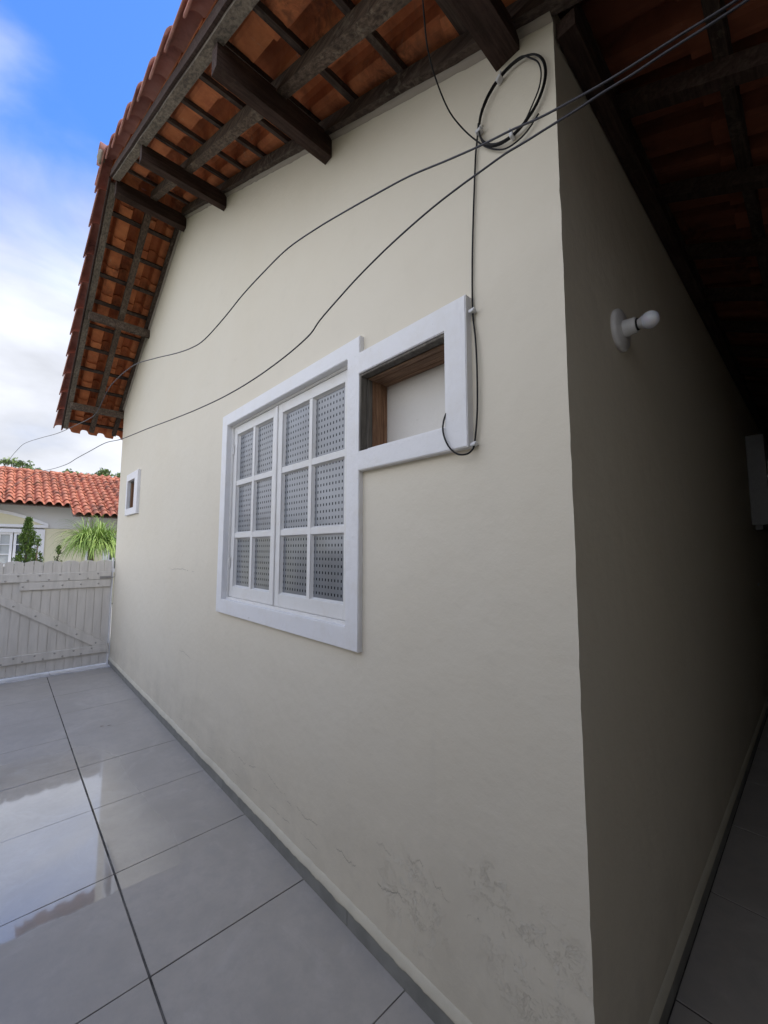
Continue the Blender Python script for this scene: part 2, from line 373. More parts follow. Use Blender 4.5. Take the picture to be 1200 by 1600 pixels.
quadslab(bm,[(-6.74,-3.5),(-6.46,-3.5),(-6.525,-.629),(-6.74,-.629)],-.02,.010)
struct(obj('threshold',bm,M_thr))
bm=bmesh.new(); box(bm,-13.9,-6.74,-6,8,-.09,-.03); struct(obj('path',bm,simple('concrete_path',(.30,.29,.27),.85,.1)))

# ---------------------------------------------------------------- the house
RX,RZ=-4.19,4.905          # ridge: underside of rafters
SL,SR=.55,.458             # slopes left / right of the ridge
def Zr(x): return RZ-(SL*(RX-x) if x<RX else SR*(x-RX))
XF,XN=-6.68,-.46           # far and near corner of the gable wall
house=tag(empty('house',(-3.5,0,0)),'cream gabled house with terracotta tile eaves beside the tiled patio','house')
HO=Vector((-3.5,0,0))
def hobj(name,bm,mat,parent=None,smooth=False):
    """geometry is written in world coordinates, shifted under the house empty"""
    p=parent or house
    off=HO
    for v in bm.verts: v.co-=off
    o=obj(name,bm,mat,p,smooth)
    if parent is not None: pass
    return o
# a part's own origin stays on the house base; sub-parts share it
wl,wr_,wb,wt=-2.845,-1.452,1.208,2.432       # window opening
holes=[(wl,wr_,wb,wt),(-1.372,-.876,1.978,2.330),(-6.02,-5.64,2.055,2.41)]
holes=[(a-.006,b+.006,c-.006,d+.006) for a,b,c,d in holes]   # plaster stops short of the casings' inner edge
def cuts(a,b,step,extra):
    xs=[a]+[e for e in extra if a<e<b]+[b]; xs=sorted(set(xs)); o=[]
    for p,q in zip(xs,xs[1:]):
        n=max(1,round((q-p)/step)); o+=[p+(q-p)*k/n for k in range(n)]
    return o+[b]
ex=[h[0] for h in holes]+[h[1] for h in holes]+[RX]; ez=[h[2] for h in holes]+[h[3] for h in holes]+[3.18]
xs=cuts(XF,XN,.14,ex); zs=cuts(0,5.3,.035,ez)
bm=bmesh.new(); vd={}
def V(x,y,z):
    k=(round(x,4),round(y,4),round(z,4))
    if k not in vd: vd[k]=bm.verts.new((x,y,z))
    return vd[k]
for i in range(len(xs)-1):
    for j in range(len(zs)-1):
        cx,cz=(xs[i]+xs[i+1])/2,(zs[j]+zs[j+1])/2
        if any(h[0]<cx<h[1] and h[2]<cz<h[3] for h in holes): continue
        if zs[j]>Zr(cx)+.2: continue
        bm.faces.new((V(xs[i],0,zs[j]),V(xs[i+1],0,zs[j]),V(xs[i+1],0,zs[j+1]),V(xs[i],0,zs[j+1])))
ys=[0,.05,.15,.3,.6,1,1.5,2,3,4,5,6,7,8,9.3]
ztop=[z for z in zs if z<3.30]
for i in range(len(ys)-1):
    for j in range(len(ztop)-1):
        bm.faces.new((V(XN,ys[i],ztop[j]),V(XN,ys[i+1],ztop[j]),V(XN,ys[i+1],ztop[j+1]),V(XN,ys[i],ztop[j+1])))
for j in range(len(ztop)-1):       # far side wall
    bm.faces.new((V(XF,9.3,ztop[j]),V(XF,0,ztop[j]),V(XF,0,ztop[j+1]),V(XF,9.3,ztop[j+1])))
n_=Vector((-SL,0,1)).normalized()
bmesh.ops.bisect_plane(bm,geom=bm.verts[:]+bm.edges[:]+bm.faces[:],plane_co=(RX,0,RZ+.05),plane_no=n_,clear_outer=True)
n_=Vector((SR,0,1)).normalized()
bmesh.ops.bisect_plane(bm,geom=bm.verts[:]+bm.edges[:]+bm.faces[:],plane_co=(RX,0,RZ+.05),plane_no=n_,clear_outer=True)
for v in bm.verts:
    if abs(v.co.x-XN)<1e-3 and abs(v.co.y)<1e-3:
        q=noise.noise(Vector((3,7,v.co.z*1.5)))*.0025+noise.noise(Vector((1,2,v.co.z*12)))*.0015
        if random.random()<.14: q-=random.uniform(.0005,.0022)
        v.co.x+=q; v.co.y+=max(-.002,abs(q)*.5)
bmesh.ops.recalc_face_normals(bm,faces=bm.faces)
wall=hobj('wall',bm,M_wall)
md=wall.modifiers.new('thick','SOLIDIFY'); md.thickness=.16; md.offset=-1
# make sure thickness goes inwards
me=wall.data
fr=[p for p in me.polygons if abs(p.normal.y)>.9][0]
if fr.normal.y>0: me.flip_normals()
# back wall closes the house
bm=bmesh.new(); box(bm,XF,XN,9.14,9.3,0,3.1); 
vs=[bm.verts.new(p) for p in ((XF+.01,9.2,3.1),(XN-.01,9.2,3.1),(XN-.01,9.2,3.18),(RX,9.2,4.9),(XF+.01,9.2,3.5))]; bm.faces.new(vs)
hobj('rear_wall',bm,M_wall)

# skirting tile and the rough ledge of plaster above it
bm=bmesh.new()
x=XF+.02
while x<XN:
    x2=min(x+.653,XN); box(bm,x+.001,x2-.001,-.011,-.0005,.0,.068,.001); x=x2
y=.0
while y<9.2:
    y2=min(y+.653,9.2); box(bm,XN+.0005,XN+.011,y+.001 if y>0 else -.011,y2-.001,0,.068,.001); y=y2
hobj('skirting',bm,M_skirt)
bm=bmesh.new()
def ledge(bm,P,n,prof):
    rings=[]
    for k in range(n+1):
        t=k/n; rings.append([bm.verts.new(P(t,d,h,k)) for d,h in prof])
    for a,b in zip(rings,rings[1:]):
        for i in range(len(prof)-1): bm.faces.new((a[i],b[i],b[i+1],a[i+1]))
def Pf(t,d,h,k):
    x=XF+.02+(XN+.010-XF-.02)*t; nz=noise.noise(Vector((x*4,0,0)))*.005+noise.noise(Vector((x*17,3,0)))*.004+noise.noise(Vector((x*55,h*40,0)))*.0025
    dr=-.022*max(0,noise.noise(Vector((x*6.3,8,1)))-.42)*3 if h<.07 else 0
    return (x,-d-abs(nz)*.5*(d>0.001),h+nz*1.2+dr)
pr=[(-.001,.100),(.003,.097),(.007,.088),(.0135,.072),(.0135,.066),(.0112,.063)]
ledge(bm,Pf,420,pr)
def Ps(t,d,h,k):
    y=-.012+9.2*t; nz=noise.noise(Vector((y*4,5,0)))*.004
    return (XN+d,y,h+nz)
ledge(bm,Ps,200,pr)
bmesh.ops.recalc_face_normals(bm,faces=bm.faces)
o=hobj('plaster_ledge',bm,M_ledge,smooth=True)

# --- window
def bxobj(name,args,mat,parent,bev=.002):
    bm=bmesh.new()
    for a in args: box(bm,*a,bev)
    return hobj(name,bm,mat,parent)
T=.025
OL,OR_,OB,OT=-2.935,-1.362,1.115,2.515
bm=bmesh.new()
window=None
def framebm(x0,x1,z0,z1,ix0,ix1,iz0,iz1,y0,y1,jit=.0):
    bm=bmesh.new()
    o=[(x0,z0),(x1,z0),(x1,z1),(x0,z1)]; i=[(ix0,iz0),(ix1,iz0),(ix1,iz1),(ix0,iz1)]
    F=[[bm.verts.new((x,y,z)) for x,z in q] for y in (y0,y1) for q in (o,i)]
    for k in range(4):
        k2=(k+1)%4
        bm.faces.new((F[0][k],F[0][k2],F[1][k2],F[1][k])); bm.faces.new((F[2][k],F[3][k],F[3][k2],F[2][k2]))
        bm.faces.new((F[0][k],F[2][k],F[2][k2],F[0][k2])); bm.faces.new((F[1][k],F[1][k2],F[3][k2],F[3][k]))
    bmesh.ops.recalc_face_normals(bm,faces=bm.faces)
    bmesh.ops.bevel(bm,geom=[e for e in bm.edges if any(abs(v.co.y-y0)<1e-5 for v in e.verts) and abs(e.verts[0].co.y-e.verts[1].co.y)<1e-5],offset=.003,segments=2,affect='EDGES')
    return bm
window=hobj('window',framebm(wl-.012,wr_+.012,wb-.012,wt+.012,wl+.0188,wr_-.0148,wb+.0145,wt-.0128,.0108,.10),M_sash)   # inner wooden frame
window['label']='white two-sash window with patterned panes'
hobj('rebate',framebm(wl-.012,wr_+.012,wb-.012,wt+.012,wl+.05,wr_-.045,wb+.045,wt-.04,.0585,.099),M_sash,window)
hobj('casing',framebm(OL,OR_,OB,OT,wl,wr_,wb,wt,-T,.011),M_casing,window)
# sashes, each three rows of two panes
def sash(x0,x1,z0,z1,ya,yb,stL,stR,rb,rt):
    bm=bmesh.new()
    def ring(ax,bx,az,bz,y): return [(ax,y,az),(bx,y,az),(bx,y,bz),(ax,y,bz)]
    mid=(x0+stL+x1-stR)/2; ix0,ix1=x0+stL,x1-stR; iz0,iz1=z0+rb,z1-rt
    mw=.030; hw=.034
    box(bm,x0,ix0,ya,yb,z0,z1,.002); box(bm,ix1,x1,ya,yb,z0,z1,.002)
    box(bm,ix0-.001,ix1+.001,ya+.0007,yb-.0007,z0,iz0,.002); box(bm,ix0-.001,ix1+.001,ya+.0007,yb-.0007,iz1,z1,.002)
    H=(iz1-iz0-2*hw)/3; zz=[]
    for k in range(3): zz.append((iz0+k*(H+hw),iz0+k*(H+hw)+H))
    def muntin(ax,bx,az,bz,vert):
        # chamfered glazing bar
        d=.0004
        if vert: P=[(ax,yb,az),(ax+d,ya+.003,az),(bx-d,ya+.003,az),(bx,yb,az)]; Q=[(p[0],p[1],bz) for p in P]
        else: P=[(ax,yb,az),(ax,ya+.004,az+d),(ax,ya+.004,bz-d),(ax,yb,bz)]; Q=[(bx,p[1],p[2]) for p in P]
        a=[bm.verts.new(p) for p in P]; b=[bm.verts.new(p) for p in Q]
        for i in range(4): bm.faces.new((a[i],a[(i+1)%4],b[(i+1)%4],b[i]))
        bm.faces.new(a[::-1]); bm.faces.new(b)
    muntin(mid-mw/2,mid+mw/2,iz0-.001,iz1+.001,True)
    for k in range(2): muntin(ix0-.001,ix1+.001,zz[k][1],zz[k][1]+hw,False)
    # putty chamfers round every light
    panes=[]
    for (a,b) in zz:
        for (p,q) in ((ix0,mid-mw/2),(mid+mw/2,ix1)): panes.append((p,q,a,b))
    for p,q,a,b in panes:
        d=.009; yo,yi=ya+.006,yb-.010
        O=[bm.verts.new(c) for c in ((p-.001,yo,a-.001),(q+.001,yo,a-.001),(q+.001,yo,b+.001),(p-.001,yo,b+.001))]
        I=[bm.verts.new((c[0],yi,c[1])) for c in ((p+d,a+d),(q-d,a+d),(q-d,b-d),(p+d,b-d))]
        for i in range(4): bm.faces.new((O[i],O[(i+1)%4],I[(i+1)%4],I[i]))
    bmesh.ops.recalc_face_normals(bm,faces=bm.faces)
    s_=hobj('sash',bm,M_sash,window)
    for p,q,a,b in panes:
        bm=bmesh.new(); box(bm,p+.001,q-.001,yb-.012,yb-.008,a+.001,b-.001); hobj('pane',bm,M_glass,window)
sx0,sxm,sx1=wl+.020,-2.190,wr_-.016
sash(sx0,sxm-.0015,wb+.016,wt-.014,.022,.056,.050,.058,.072,.058)
sash(sxm+.0015,sx1,wb+.016,wt-.014,.020,.054,.058,.058,.072,.058)
# meeting strip
bxobj('astragal',[(sxm-.012,sxm+.010,.012,.021,wb+.02,wt-.018)],M_sash,window,.003)
def hinge(x,z):
    bm=bmesh.new(); tube(bm,[(x,.012,z-.042),(x,.012,z+.042)],.0055,8); box(bm,x-.016,x+.016,.0150,.0185,z-.036,z+.036,.001)
    hobj('hinge',bm,M_sash,window)
for z in (1.46,2.26): hinge(sx0-.002,z); hinge(sx1+.002,z)

# --- the boxed opening right of the window
op=hobj('boxed_opening',framebm(-1.378,-.870,1.972,2.336,-1.354,-.896,1.990,2.318,.0135,.138),M_dkwood)
op['label']='white framed opening closed with a board'
# casing as an L-and-bar that butts against the window casing
bm=bmesh.new()
PP=[(-1.3615,2.428),(-.781,2.428),(-.781,1.892),(-1.3615,1.892),(-1.3615,1.9775),(-.876,1.9775),(-.876,2.330),(-1.3615,2.330)]
fa=[bm.verts.new((a,-.034,b)) for a,b in PP]; fb=[bm.verts.new((a,.010,b)) for a,b in PP]
bm.faces.new(fa); bm.faces.new(fb[::-1])
for i in range(8): bm.faces.new((fa[i],fb[i],fb[(i+1)%8],fa[(i+1)%8]))
bmesh.ops.recalc_face_normals(bm,faces=bm.faces)
bmesh.ops.bevel(bm,geom=[e for e in bm.edges if all(abs(v.co.y+.034)<1e-5 for v in e.verts)],offset=.003,segments=2,affect='EDGES')
hobj('casing',bm,M_casing,op)
bm=bmesh.new(); 
for k in range(4): box(bm,-1.3535,-1.347+.002*(k%2),.041+.023*k,.0625+.023*k,1.991,2.317,.002)
hobj('side_lining',bm,M_lining,op)
bm=bmesh.new(); box(bm,-1.3612,-1.349,-.026,.0105,1.9785,2.3292,.002); box(bm,-1.3538,-1.345,.0108,.040,1.991,2.317,.002); box(bm,-1.3485,-.8765,-.026,.0105,2.3175,2.3295,.002); hobj('front_strip',bm,M_dkwood,op)
bm=bmesh.new()
for k in range(4): box(bm,-1.343,-.897,.012+.0305*k,.0415+.0305*k,2.311-.0015*(k%2),2.3175,.002)
hobj('top_lining',bm,M_lining_t,op)
bm=bmesh.new(); box(bm,-1.353,-.897,.134,.146,1.99,2.317); hobj('back_board',bm,M_panel,op)
bm=bmesh.new(); box(bm,-1.343,-.897,.010,.133,1.9905,1.996); hobj('sill_board',bm,M_casing,op)
# --- tiny far opening
ty=hobj('small_vent_opening',framebm(-6.02,-5.64,2.055,2.41,-5.995,-5.665,2.075,2.39,.008,.10),M_dkwood)
ty['label']='small white framed vent opening near the gate'
hobj('casing',framebm(-6.085,-5.475,1.972,2.50,-6.02,-5.64,2.055,2.41,-.03,.007),M_casing,ty)
bm=bmesh.new(); box(bm,-5.995,-5.665,.09,.10,2.075,2.39); hobj('board',bm,M_lining,ty)
bm=bmesh.new(); box(bm,-5.995,-5.975,.009,.088,2.076,2.389,.002); hobj('lining',bm,M_lining,ty)

# --- roof: tiles are one surface pattern; timbers are pieces of their own
PROF=[(0,.0),(.07,.010),(.12,.046),(.19,.068),(.32,.073),(.45,.068),(.52,.046),(.57,.010),(.64,.0),(.72,-.004),(.95,-.004),(1.0,-.006),(1.07,-.007)]
def tile_field(bm,tl,p0,d,n,across,rows,ncol,period,L,gauge,prof,th=.014,lift=.026,jit=.003,hs=1,shade_x=None):
    """p0 lower end; d points DOWN the slope; rows counted upwards"""
    d=Vector(d).normalized(); n=Vector(n).normalized(); ac=Vector(across).normalized(); p0=Vector(p0)
    for r in range(rows):
        base=p0-d*(gauge*r)
        for c in range(ncol):
            j=random.uniform(-jit,jit); jl=random.uniform(-.006,.006); v=random.random(); tw=random.uniform(-jit,jit)
            lo=[];hi=[];lo2=[];hi2=[]
            for s,h in prof:
                q=ac*((c+s)*period+j)
                a=base+d*jl+q+n*(h*hs+lift+tw); b=base-d*L+q+n*(h*hs)
                hi.append(bm.verts.new(a+n*th)); lo.append(bm.verts.new(a))
                hi2.append(bm.verts.new(b+n*th)); lo2.append(bm.verts.new(b))
            fs=[]
            for i in range(len(prof)-1):
                fs.append(bm.faces.new((hi[i],hi[i+1],hi2[i+1],hi2[i])))
                fs.append(bm.faces.new((lo[i],lo2[i],lo2[i+1],lo[i+1])))
                fs.append(bm.faces.new((lo[i],lo[i+1],hi[i+1],hi[i])))
                fs.append(bm.faces.new((lo2[i],hi2[i],hi2[i+1],lo2[i+1])))
            fs.append(bm.faces.new((lo[0],hi[0],hi2[0],lo2[0]))); fs.append(bm.faces.new((lo[-1],lo2[-1],hi2[-1],hi[-1])))
            for f in fs:
                if shade_x is not None and base.x>shade_x: f.material_index=1
                for l in f.loops: l[tl]=(v,v,v,1)
Y0=-.64; NC=48; PER=.207
dL=Vector((-1,0,-SL)).normalized(); nL=Vector((-SL,0,1)).normalized()
dR=Vector((1,0,-SR)).normalized(); nR=Vector((SR,0,1)).normalized()
GL=.294*math.sqrt(1+SL*SL); GR=.32*math.sqrt(1+SR*SR)
TT=.062+.022+.006    # tile bed above the rafter underside
bm=bmesh.new(); tl=bm.loops.layers.color.new('tint')
p=Vector((-7.39,Y0,Zr(-7.39)+TT)); tile_field(bm,tl,p,dL,nL,(0,1,0),11,NC,PER,GL+.045,GL,PROF)
XE=1.36
rowsR=int((XE-RX)/.32)+1
xlow=-2.06+.32*11+.0
rowsR=int(round((xlow-RX)/.32))
p=Vector((xlow,Y0,Zr(xlow)+TT)); tile_field(bm,tl,p,dR,nR,(0,1,0),rowsR,NC,PER,GR+.045,GR,PROF,shade_x=-.2)
rp_=5; p=Vector((xlow,Y0-5*PER,Zr(xlow)+TT)); tile_field(bm,tl,p,dR,nR,(0,1,0),rp_,5,PER,GR+.045,GR,PROF,shade_x=-.2)  # unseen strip of roof over the camera, added to shade the passage
bmesh.ops.recalc_face_normals(bm,faces=bm.faces)
roof=hobj('roof',bm,[M_tile,M_tileshade])
# barrel tiles running down both rakes
bm=bmesh.new(); tl=bm.loops.layers.color.new('tint')
def barrel(bm,tl,a,d,n,side,L,r,a0,a1,lift,th=.011,seg=12):
    v=random.random(); F=[]
    for end in (0,1):
        c=a-d*(L*end)+n*(lift if end==0 else 0); rad=r*(1.0 if end==0 else .80)
        F.append([[c+side*(math.cos(t)*q)+n*(math.sin(t)*q) for q in (rad,rad-th)] for t in [a0+(a1-a0)*k/seg for k in range(seg+1)]])
    G=[[[bm.verts.new(q) for q in pr] for pr in e] for e in F]; fs=[]
    for k in range(seg):
        for s in (0,1): fs.append(bm.faces.new((G[0][k][s],G[0][k+1][s],G[1][k+1][s],G[1][k][s])))
        for e in (0,1): fs.append(bm.faces.new((G[e][k][0],G[e][k+1][0],G[e][k+1][1],G[e][k][1])))
    for k in (0,seg): fs.append(bm.faces.new((G[0][k][0],G[0][k][1],G[1][k][1],G[1][k][0])))
    for f in fs:
        f.smooth=True
        for l in f.loops: l[tl]=(v,v,v,1)
for k in range(11):
    x=-7.38+.294*k; barrel(bm,tl,Vector((x,-.650,Zr(x)+TT+.012)),dL,nL,Vector((0,-1,0)),GL+.05,.078,-.12,PI*.97,.034)
for k in range(rowsR+1):
    x=xlow+.02-.32*k; barrel(bm,tl,Vector((x,-.650,Zr(x)+TT+.012)),dR,nR,Vector((0,-1,0)),GR+.05,.078,-.12,PI*.97,.034)
bmesh.ops.recalc_face_normals(bm,faces=bm.faces)
hobj('rake_tile',bm,M_raket,roof)
bm=bmesh.new(); tl=bm.loops.layers.color.new('tint')
y=-.74
while y<9.3:
    barrel(bm,tl,Vector((RX,y,RZ+.140)),Vector((0,-1,0)),Vector((0,0,1)),Vector((1,0,0)),.40,.110,-.1,PI+.1,.02); y+=.36
bmesh.ops.recalc_face_normals(bm,faces=bm.faces)
hobj('ridge_tile',bm,M_raket,roof)
# mortar lump under the ridge tile end
bm=bmesh.new(); bmesh.ops.create_icosphere(bm,subdivisions=3,radius=1)
for v in bm.verts:
    q=1+.18*noise.noise(v.co*2.1); v.co=Vector((v.co.x*.07*q,v.co.y*.03*q,v.co.z*.055*q))+Vector((RX,-.72,RZ+.16))
hobj('ridge_mortar',bm,M_mortar,roof,True)
def timber(name,a,b,wd,ht,mat,up=Vector((0,0,1)),jit=.0015):
    bm=bmesh.new(); a=Vector(a);b=Vector(b); seg=max(1,int((b-a).length/.25)); beam(bm,a,b,wd,ht,up,None,.003,seg,jit)
    return hobj(name,bm,mat,roof)
# rafters: underside on the Zr line
def rafter(y,x0,x1,wd,mat,ht=.062,off=0.0):
    sgn=-SL if x0<RX else SR
    n=nL if x0<RX else nR
    a=Vector((x0,y,Zr(x0)))+n*(ht+off); b=Vector((x1,y,Zr(x1)))+n*(ht+off)
    timber('rafter',a,b,wd,ht,mat,n)
XR1=1.30
for y,wd,mat in ((-.605,.052,M_fascia),(-.30,.055,M_rafter),(-.026,.050,M_wrafter)):
    rafter(y,RX-.03,-7.20,wd,mat); rafter(y,RX+.03,XR1,wd,mat)
for y in (-1.1,-1.6): rafter(y,.02,XR1,.05,M_wrafter)  # rafters of the added shading roof over the camera
y=.45
while y<9.2:
    rafter(y,RX+.03,XR1,.05,M_purlin); y+=.55  # dark purlin colour on these inner rafters paints in the ceiling's shade
# thin pale verge board on the outer face
for x0,x1,n in ((RX-.01,-7.24,nL),(RX+.01,XR1,nR)):
    a=Vector((x0,-.640,Zr(x0)))+n*.072; b=Vector((x1,-.640,Zr(x1)))+n*.072
    timber('verge_board',a,b,.016,.058,M_purlin,n)
# purlins run through the gable wall
def purlin(x,y0,y1,wd=.060,ht=.120,mat=M_purlin,drop=0):
    z=Zr(x)-.002-drop
    timber('purlin',(x,y0,z),(x,y1,z),wd,ht,mat,jit=.001)
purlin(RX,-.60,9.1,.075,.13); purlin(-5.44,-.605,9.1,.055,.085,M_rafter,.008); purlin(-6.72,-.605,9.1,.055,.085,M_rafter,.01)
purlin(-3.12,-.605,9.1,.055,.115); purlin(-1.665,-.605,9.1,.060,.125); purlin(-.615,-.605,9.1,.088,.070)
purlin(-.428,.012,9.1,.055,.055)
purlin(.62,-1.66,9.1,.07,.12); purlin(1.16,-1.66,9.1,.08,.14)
# battens carry each course of tiles
def batten(x,y1=9.15):
    n=nL if x<RX else nR
    a=Vector((x,-.60,Zr(x)))+n*.0845; b=Vector((x,y1,Zr(x)))+n*.0845
    timber('batten',a,b,.042,.022,M_batten,n,.001)
for k in range(10):
    x=-4.47-.294*k
    batten(x)
for k in range(-6,11): batten(-2.06+.32*k)
for k in range(7,11):
    x=-2.06+.32*k; a=Vector((x,-1.66,Zr(x)))+nR*.0845; b=Vector((x,-.64,Zr(x)))+nR*.0845; timber('batten',a,b,.042,.022,M_batten,nR,.001)  # battens of the added shading roof
# mortar line where the wall meets the roof
bm=bmesh.new()
for x0,x1 in ((XF,RX),(RX,XN)):
    n=int(abs(x1-x0)/.04); pr=None
    for k in range(n+1):
        x=x0+(x1-x0)*k/n; q=noise.noise(Vector((x*5,1,0)))*.008+noise.noise(Vector((x*21,1,0)))*.006
        z=Zr(x); r=[bm.verts.new(c) for c in ((x,-.001,z-.018+q),(x,-.009,z-.010+q),(x,-.024,z+.003),(x,-.001,z+.01))]
        if pr:
            for i in range(3): bm.faces.new((pr[i],r[i],r[i+1],pr[i+1]))
        pr=r
bmesh.ops.recalc_face_normals(bm,faces=bm.faces)
hobj('mortar_line',bm,M_mortar,smooth=True)

# ---------------------------------------------------------------- things fixed to the walls
LO=Vector((XN,.465,2.352))
lamp=tag(empty('wall_lamp',LO),'white porcelain bulb holder with round frosted bulb on the dark side wall','wall lamp')
ax=Vector((1,-.03,.0))
def lobj(name,prof,mat,parent=lamp):
    bm=bmesh.new(); lathe(bm,prof,(0,0,0),ax,32); return obj(name,bm,mat,parent,True)
lobj('base_plate',[(0,.072),(.004,.078),(.014,.078),(.020,.072),(.021,.046),(.024,.038)],M_ceram)
lobj('socket',[(.018,.036),(.022,.031),(.060,.0275),(.063,.026)],M_ceram)
lobj('gasket',[(.0605,.0215),(.068,.0215)],M_gasket)
b_=lobj('bulb',[(.066,.0165),(.074,.018),(.084,.024),(.0845,.0245)],M_ceram)
lobj('globe',[(.0845,.0246)]+[(.104+.029*math.sin(t),.030*math.cos(t)) for t in [(-42+6.6*k)*PI/180 for k in range(21)]],M_bulb,b_)

MB_=Vector((XN,4.75,1.80))
mbx=tag(empty('meter_box',MB_),'grey wall-mounted meter box deep in the dark side passage','meter box')
bm=bmesh.new(); box(bm,0.002,.13,-.40,.40,0,.90,.006); obj('cabinet',bm,M_boxd,mbx)
bm=bmesh.new(); box(bm,.131,.137,-.40,.40,0,.90,.003); box(bm,0.003,.140,-.412,-.402,-.005,.905,.002); obj('door',bm,M_boxm,mbx)
bm=bmesh.new(); lathe(bm,[(0,.07),(.03,.07),(.045,.05)],(.136,-.12,.60),(1,0,0),20); obj('meter_glass',bm,M_ceram,mbx,True)
bm=bmesh.new(); box(bm,.02,.08,-.32,-.24,-.05,-.001,.004); obj('conduit_gland',bm,M_boxm,mbx)
sw=Vector((XN,4.42,1.20)); bm=bmesh.new(); box(bm,.001,.012,-.02,.02,-.012,.012,.003)
o=obj('wall_plug',bm,M_boxm); o.location=sw; tag(o,'tiny grey wall plug below the meter box','wall plug')

# black coax: drop from the roof, a coil on the wall, then down into the boxed opening
coax=tag(empty('coaxial_cable',(-.6,-.012,3.02)),'thin black cable coiled near the wall corner and run down to the boxed opening','cable')
CO=Vector((-.6,-.012,3.02))
def cobj(name,pts,rad,mat,closed=False,n=6,seg=8):
    bm=bmesh.new(); tube(bm,[p-CO for p in catmull(pts,n,closed)],rad,seg,closed); return obj(name,bm,mat,coax,True)
cobj('drop_wire',[(-0.687,-0.360,3.188),(-0.697,-0.340,3.181),(-0.725,-0.300,3.173),(-0.764,-0.240,3.170),(-0.791,-0.170,3.152),(-0.792,-0.100,3.090),(-0.769,-0.050,3.036),(-0.730,-0.020,2.977),(-.685,-.012,2.920),(-.625,-.012,2.871),(-.56,-.012,2.868),(-.51,-.012,2.90)],.0026,M_black)
cc_=Vector((-.602,-.010,3.020)); 
for k in range(6):
    rx=.121+random.uniform(-.0018,.0018); rz=.126+random.uniform(-.0018,.0018); ph=random.random()
    pts=[]
    for i in range(16):
        t=2*PI*i/16; e=.0015*math.sin(2*t+ph*6)+ (.012 if (k==5 and -1<((t-.1+PI)%(2*PI)-PI)<1.0) else 0)
        pts.append(cc_+Vector(((rx-e)*math.cos(t),-.002-.0035*(k%3),(rz-e)*math.sin(t))))
    cobj('coil_turn',pts,.0023,M_black,True,4)
cobj('down_run',[(-.728,-.010,3.05),(-.737,-.009,2.98),(-.745,-.008,2.922),(-.760,-.008,2.687),(-.767,-.008,2.524),(-.768,-.009,2.367),(-.757,-.012,2.264),(-.752,-.014,2.149),(-.755,-.013,2.016),(-.764,-.013,1.93),(-.770,-.013,1.897),(-.772,-.022,1.880),(-.785,-.036,1.866),(-.82,-.040,1.872),(-.855,-.042,1.905),(-.878,-.042,1.96),(-.876,-.036,2.01),(-.862,-.02,2.05),(-.853,.02,2.07),(-.855,.1,2.08)],.0031,M_black)
def clip(x,z,ang=0):
    bm=bmesh.new(); box(bm,-.006,.006,-.012,.010,-.010,.010,.002); tube(bm,[(0,-.002,.014),(0,-.016,.014)],.0028,6)
    bmesh.ops.rotate(bm,verts=bm.verts,cent=(0,0,0),matrix=Matrix.Rotation(ang,3,'Y'))
    for v in bm.verts: v.co+=Vector((x,-.012,z))-CO
    obj('clip',bm,M_plast,coax)
clip(-.640,3.138,.9); clip(-.724,3.012,1.5); clip(-.60,2.897,-.1); clip(-.767,2.367,1.5); clip(-.770,1.900,1.3)

# two grey overhead wires
A=[(.32,-.262,2.485),(.14,-.284,2.472),(-0.029,-0.303,2.467),(-0.114,-0.314,2.470),(-0.216,-0.326,2.474),(-0.285,-0.334,2.482),(-0.357,-0.343,2.493),(-0.421,-0.351,2.509),(-0.500,-0.360,2.525),(-0.589,-0.371,2.547),(-0.711,-0.385,2.581),(-0.827,-0.399,2.601),(-0.961,-0.415,2.621),(-1.100,-0.432,2.638),(-1.259,-0.451,2.647),(-1.399,-0.468,2.628),(-1.557,-0.487,2.596),(-1.707,-0.505,2.551),(-1.876,-0.525,2.514),(-2.003,-0.540,2.516),(-2.182,-0.562,2.545),(-2.428,-0.591,2.599),(-2.716,-0.626,2.655),(-2.876,-0.645,2.666),(-3.048,-0.666,2.661),(-3.231,-0.688,2.636),(-3.354,-0.702,2.576),(-3.485,-0.718,2.518),(-3.668,-0.740,2.514),(-4.072,-0.789,2.541),(-4.601,-0.852,2.582),(-5.264,-0.932,2.661),(-5.920,-1.010,2.735),(-6.296,-1.055,2.762),(-6.695,-1.103,2.749),(-7.038,-1.145,2.720),(-7.443,-1.193,2.648),(-9.2,-1.24,2.80),(-11.5,-1.30,3.05),(-13.7,-1.42,2.86)]
B=[(.32,-.262,2.468),(.14,-.284,2.458),(-0.025,-0.303,2.454),(-0.079,-0.310,2.453),(-0.134,-0.316,2.455),(-0.184,-0.322,2.454),(-0.239,-0.329,2.456),(-0.286,-0.334,2.456),(-0.351,-0.342,2.458),(-0.393,-0.347,2.459),(-0.438,-0.353,2.461),(-0.493,-0.359,2.458),(-0.554,-0.366,2.454),(-0.629,-0.375,2.445),(-0.711,-0.385,2.429),(-0.803,-0.396,2.406),(-0.903,-0.408,2.374),(-0.986,-0.418,2.341),(-1.076,-0.429,2.301),(-1.124,-0.435,2.270),(-1.208,-0.445,2.246),(-1.320,-0.458,2.225),(-1.443,-0.473,2.208),(-1.580,-0.490,2.196),(-1.735,-0.508,2.191),(-1.940,-0.533,2.192),(-2.181,-0.562,2.200),(-2.510,-0.601,2.215),(-2.915,-0.650,2.229),(-3.224,-0.687,2.258),(-3.579,-0.729,2.257),(-3.908,-0.769,2.253),(-4.187,-0.802,2.246),(-4.621,-0.855,2.265),(-5.286,-0.934,2.312),(-6.0,-1.01,2.33),(-7.4,-1.13,2.36),(-9.5,-1.20,2.47),(-12,-1.33,2.62),(-13.7,-1.44,2.84)]
